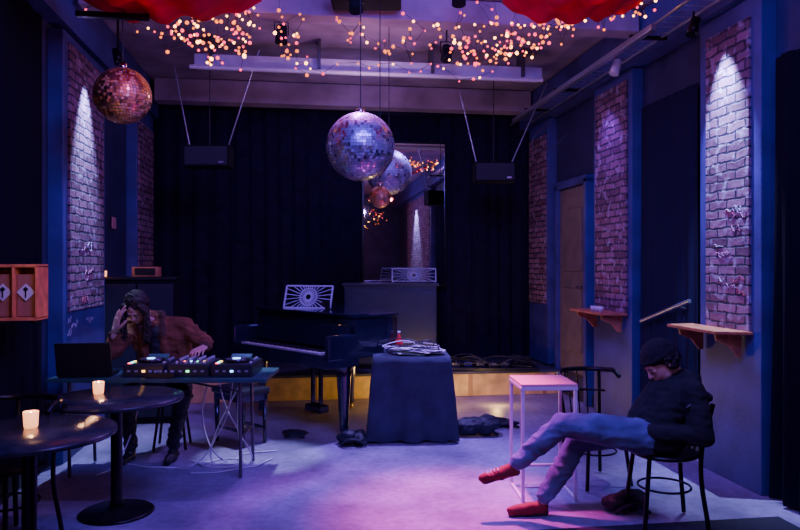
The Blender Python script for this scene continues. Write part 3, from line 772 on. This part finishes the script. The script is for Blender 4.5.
# --- seated sleeper (faces local -x), local frame aligned with the camera axes
g = empty('seated_person', S(1.5, 4.32, 0), -TH)
J, N_, SH, SO, SK, SL = 0, 1, 2, 3, 4, 5
P = [
 ell((.02, 0, .575), (.155, .17, .11), N_), ell((.07, 0, .61), (.155, .17, .125), J),
 cap((.07, -.05, .62), (.19, -.07, .80), .125, .125, J), cap((.07, .05, .62), (.19, .07, .80), .125, .125, J),
 cap((.02, 0, .61), (.12, 0, .78), .13, .125, J),
 cap((.235, -.14, .845), (.235, .14, .845), .082, .082, J), cap((.22, 0, .84), (.20, 0, .905), .09, .07, J),
 cap((.15, -.04, .885), (.15, .04, .885), .042, .042, J),
 cap((.28, -.07, .90), (.28, .07, .90), .05, .05, J), cap((.22, -.085, .91), (.27, -.08, .90), .038, .045, J), cap((.22, .085, .91), (.27, .08, .90), .038, .045, J), # hood lying on the back
 cap((.23, -.185, .835), (.255, -.255, .605), .080, .068, J), cap((.255, -.255, .605), (.03, -.17, .60), .068, .050, J),
 cap((.03, -.17, .60), (.0, -.155, .602), .050, .050, J),
 cap((.23, .185, .835), (.24, .255, .61), .080, .068, J), cap((.24, .255, .61), (.01, .13, .63), .068, .050, J),
 cap((-.01, -.12, .55), (.12, -.14, .545), .075, .08, J), cap((-.01, .12, .55), (.12, .14, .545), .075, .08, J),
 cap((-.02, -.095, .56), (-.30, -.07, .605), .105, .092, N_), cap((-.30, -.07, .605), (-.50, -.02, .622), .092, .074, N_),
 cap((-.50, -.02, .622), (-.62, .03, .50), .072, .068, N_), cap((-.62, .03, .50), (-.75, .09, .365), .066, .056, N_),
 cap((-.755, .09, .355), (-.775, .10, .325), .030, .030, SK),
 cap((-.785, .105, .31), (-.86, .095, .288), .040, .036, SH), cap((-.86, .095, .288), (-.985, .08, .258), .036, .028, SH),
 cap((-.765, .105, .292), (-.97, .08, .238), .024, .020, SO),
 cap((-.02, .095, .555), (-.37, .13, .485), .095, .076, N_), cap((-.37, .13, .485), (-.46, .14, .31), .074, .070, N_),
 cap((-.46, .14, .31), (-.57, .145, .135), .068, .058, N_), cap((-.575, .145, .125), (-.585, .145, .09), .031, .031, SK),
 cap((-.59, .145, .06), (-.68, .14, .052), .038, .036, SH), cap((-.68, .14, .05), (-.80, .13, .038), .036, .026, SH),
 cap((-.57, .145, .022), (-.80, .13, .019), .022, .018, SO),
]
organic('body', P, [JACK, JEAN, SHOE, SOLE, SKIN, SOCK], g, voxel=.008, iters=4, disp=(.005, 12), folds=.006)
L, R = head('head', (.105, 0, 1.0), (-.80, -.18, -.68), (-.6, 0, .8), SKIN, LIPS, g, (.20, 0, .895))
P = [ell(L(-.02, 0, .055), (.108, .093, .088), 0, R), ell(L(-.055, 0, .03), (.085, .09, .085), 0, R)]
for i in range(24):   # folded brim
    a = i*math.pi*2/24; b = (i+1)*math.pi*2/24
    P.append(cap(L(-.018+.103*math.cos(a), .087*math.sin(a), .045+.012*math.cos(a)), L(-.018+.103*math.cos(b), .087*math.sin(b), .045+.012*math.cos(b)), .014, .014))
organic('beanie', P, [KNIT], g, voxel=.006, iters=2, disp=(.004, 60))
P = [ell(L(-.06, 0, -.01), (.058, .084, .065), 0, R)]
for i in range(46):
    a = random.uniform(-2.0, 2.0); q = L(-.03-.075*math.cos(a), .084*math.sin(a), random.uniform(-.05, .03)); P.append(cap(q, q, .02, .02))
organic('hair', P, [HAIR], g, voxel=.006, iters=1, disp=(.010, 50))
hand('hand_left', (-.01, -.148, .603), (-.75, .62, .05), (.4, .5, -.7), 1, .35, SKIN, g)
hand('hand_right', (-.01, .12, .635), (-.7, -.7, .05), (.3, -.4, -.8), -1, .35, SKIN, g)
for i in range(4): tube('shoe_lace', [(-.885-.022*i, .065, .312-.007*i), (-.885-.022*i, .09, .322-.007*i), (-.885-.022*i, .115, .312-.007*i)], .003, CABLEW, g)
tube('jacket_zip', [(.09, -.0, .90), (.02, -.0, .82), (-.055, 0, .72)], .004, DGREY, g)

# --- dj sitting behind desk, hunched forward, facing the viewer (-y)
g = empty('dj_person', S(-2.05, 6.02, 0), -TH)
P = [
 ell((.06, .10, .61), (.175, .14, .12), 1), ell((.04, .08, .70), (.18, .145, .12), 0),
 cap((-.04, .07, .72), (-.10, -.05, 1.00), .14, .145, 0), cap((.12, .07, .72), (.12, -.05, .98), .13, .14, 0),
 cap((.0, .04, .85), (.0, -.05, 1.03), .135, .13, 0),
 cap((.02, -.11, .78), (.01, -.15, 1.03), .072, .062, 3),
 cap((-.215, -.06, 1.08), (.215, -.06, 1.07), .084, .088, 0), cap((-.04, -.03, 1.10), (-.08, -.08, 1.15), .085, .068, 0),
 cap((-.15, -.10, 1.14), (-.10, -.19, 1.05), .030, .032, 4), cap((.03, -.08, 1.15), (.07, -.19, 1.02), .030, .032, 4), # collar
 cap((-.15, -.10, 1.14), (.0, -.0, 1.19), .028, .03, 4), cap((.0, .0, 1.19), (.03, -.08, 1.15), .03, .03, 4),
 cap((-.10, -.19, 1.05), (-.08, -.17, .80), .03, .03, 0), cap((.07, -.19, 1.02), (.10, -.16, .80), .03, .03, 0),
 cap((-.23, -.06, 1.07), (-.31, -.26, .89), .080, .068, 0), cap((-.31, -.26, .89), (-.285, -.270, 1.01), .068, .056, 0),
 cap((-.285, -.270, 1.01), (-.278, -.274, 1.04), .046, .044, 4),
 cap((.23, -.06, 1.06), (.41, -.13, .94), .082, .068, 0), cap((.41, -.13, .94), (.445, -.27, .935), .066, .052, 0),
 cap((.445, -.27, .935), (.45, -.30, .932), .044, .042, 4),
 cap((-.05, .05, .60), (-.16, -.38, .56), .092, .068, 1), cap((-.16, -.38, .56), (-.14, -.33, .14), .064, .052, 1),
 cap((.15, .05, .60), (.30, -.38, .56), .092, .070, 1), cap((.30, -.38, .56), (.20, -.30, .14), .068, .055, 1),
 cap((-.14, -.33, .10), (-.14, -.34, .06), .04, .042, 2), cap((-.14, -.33, .05), (-.16, -.47, .042), .04, .034, 2),
 cap((.20, -.30, .10), (.20, -.31, .06), .04, .042, 2), cap((.20, -.30, .05), (.20, -.44, .042), .04, .034, 2),
]
organic('body', P, [SHIRT, TROU, BOOT, TEE, TRIM], g, voxel=.008, iters=2, disp=(.006, 12), folds=.014)
L, R = head('head', (-.14, -.21, 1.245), (-.05, -.68, -.73), (0, -.73, .68), SKIN, LIPS, g, (-.08, -.09, 1.14))
P = [ell(L(-.03, 0, .05), (.104, .096, .088), 0, R), ell(L(-.06, 0, 0), (.072, .092, .095), 0, R)]
random.seed(31)
for i in range(84):
    sgn = 1 if i % 2 else -1
    a = random.uniform(-.9, 1.35)
    q = L(.07*math.cos(a), sgn*.066, .085+.02*random.random()-.02*abs(a))
    q2 = L(.085*math.cos(a)-.02, sgn*(.086+.02*random.random()), .0)
    q3 = q2+Vector((sgn*-.01+random.uniform(-.03, .03), random.uniform(-.02, .02), -random.uniform(.12, .26)))
    P += [cap(q, q2, .015, .015), cap(q2, q3, .015, .006)]
organic('hair', P, [mat('brown_hair', (.022, .011, .010), .5, bump=.8, bs=50)], g, voxel=.006, iters=1, disp=(.006, 40))
hand('hand_left', (-.278, -.31, 1.06), (.26, -.10, .95), (.75, .60, -.1), -1, .18, SKIN, g, .14, 1.2)
hand('hand_right', (.452, -.325, .930), (-.05, -.93, -.08), (0, .1, -1), -1, .25, SKIN, g)
g = empty('round_stool', S(-1.99, 6.12, 0))
lathe('seat', [(.01, .43), (.17, .43), (.18, .445), (.17, .465), (.01, .47)], BLACK, g)
for i in range(4):
    a = math.pi/4+i*math.pi/2; tube('leg_%d' % i, [(.12*math.cos(a), .12*math.sin(a), .43), (.19*math.cos(a), .19*math.sin(a), .012)], .012, BLKM, g, smooth=False)

# ================================================================ LIGHTS
def area(name, loc, tgt, size, energy, col):
    l = bpy.data.lights.new(name, 'AREA'); l.energy = energy; l.color = col; l.size = size
    o = bpy.data.objects.new(name, l); COL.objects.link(o); o.location = loc
    o.rotation_euler = (Vector(tgt)-Vector(loc)).to_track_quat('-Z', 'Y').to_euler()
def spot(name, loc, tgt, energy, col, ang, blend=.6, r=.03):
    l = bpy.data.lights.new(name, 'SPOT'); l.energy = energy; l.color = col; l.spot_size = math.radians(ang); l.spot_blend = blend; l.shadow_soft_size = r
    o = bpy.data.objects.new(name, l); COL.objects.link(o); o.location = loc
    o.rotation_euler = (Vector(tgt)-Vector(loc)).to_track_quat('-Z', 'Y').to_euler()
def point(name, loc, energy, col, r=.03):
    l = bpy.data.lights.new(name, 'POINT'); l.energy = energy; l.color = col; l.shadow_soft_size = r
    o = bpy.data.objects.new(name, l); COL.objects.link(o); o.location = loc
def par(lat, ah, zc, tgt, energy, col, ang, blend):
    "ceiling mounted par can with its lamp"
    p = S(lat, ah, zc); t = Vector(tgt); d = (t-p).normalized()
    g = empty('par_can', p); q = (-d).to_track_quat('Z', 'Y').to_euler()
    cyl('can', (0, 0, 0), .055, .15, MATTE, g, r2=.045, rot=q, seg=24)
    tube('yoke', [(-.06, 0, 0), (-.06, 0, .11), (.06, 0, .11), (.06, 0, 0)], .006, BLKM, g, smooth=False)
    tube('drop_pipe', [(0, 0, .11), (0, 0, 3.94-zc)], .008, BLKM, g, smooth=False)
    spot('par_lamp', tuple(p+d*.09), tuple(t), energy, col, ang, blend, .06)
BLUE = (.13, .07, 1); VIO = (.30, .10, 1); COOL = (.38, .46, 1)
area('blue_wash', (.6, 3.0, 3.8), (.6, 7.5, .8), 1.6, 185, BLUE)
area('soft_fill', (.6, 2.2, 3.8), (.6, 6.5, .6), 1.0, 20, (.75, .45, 1))  # added area light out of view, soft ambient fill
spot('violet_wash', (.8, 6.6, 3.5), (.7, 6.2, 0), 190, VIO, 130, .9, .05)
par(.45, 5.35, 3.66, S(.40, 4.62, 0), 2300, (1, .05, .50), 34, 1.0)
par(-.35, 5.5, 3.66, S(.0, 4.6, 0), 420, (.8, .10, 1), 44, .9)
par(.45, 6.75, 3.64, S(.10, 5.75, 0), 900, (.34, .22, 1), 50, .9)
par(-1.05, 6.2, 3.64, S(-1.15, 5.85, 0), 700, (.46, .52, 1), 19, .5)
spot('pillar_spot_right', (2.98, 4.83, 3.40), (3.12, 4.82, 2.5), 800, COOL, 50, .9, .02)
spot('pillar_spot_left', (XL+.32, 6.45, 3.42), (XL+.17, 6.45, 2.5), 650, COOL, 50, .9, .02)
spot('pillar_spot_right', (2.9, 6.8, 3.4), (3.2, 6.8, 1.5), 45, VIO, 80, .8, .02)
spot('pillar_spot_rear', (2.95, .3, 3.3), (3.15, .3, 1.8), 500, COOL, 75, .7, .02)
point('rear_violet', (1.6, .6, 3.0), 55, (.5, .28, 1), .1)
point('ceiling_glow', (.7, 6.8, 3.25), 18, (.85, .42, .75), .04)  # added bare points near the fairy lights, brighten the ceiling from below
point('ceiling_glow', (.7, 8.4, 3.3), 7, (.55, .3, 1), .04)
point('stage_warm_fill', tuple(S(.28, 7.85, .22)), 24, (1, .62, .13), .04)  # added warm point hidden behind the draped table, makes the stage front glow
point('stage_warm_fill', tuple(S(1.1, 7.95, .12)), 5, (1, .62, .13), .03)  # second added warm point for the stage front
point('door_glow', (2.7, 8.0, 2.3), 1.6, (.8, .5, .6), .04)
point('rear_red_fill', (1.2, -2.5, 2.2), 20, (1, .3, .25), .1)  # unseen red point behind the camera, brightens what the mirror shows
point('crate_fill', (-1.50, 4.35, 1.75), 2.2, (1, .5, .25), .03)  # added warm point without a fitting, brightens the crate wood
point('red_drape_fill', tuple(S(-1.7, 4.6, 2.95)), 2.2, (1, .10, .12), .03)  # added red points under the drapes, no fitting, deepen their red
point('red_drape_fill', tuple(S(1.3, 4.5, 3.0)), 2.2, (1, .10, .12), .03)

w = bpy.data.worlds.new('dark_room'); scene.world = w; w.use_nodes = True
w.node_tree.nodes['Background'].inputs[0].default_value = (.05, .05, .16, 1); w.node_tree.nodes['Background'].inputs[1].default_value = .3

cam = bpy.data.cameras.new('camera'); cam.lens = 31.5; cam.sensor_width = 36
co = bpy.data.objects.new('camera', cam); COL.objects.link(co)
co.location = (0, 0, CAMH); co.rotation_euler = (math.pi/2, 0, -TH); scene.camera = co
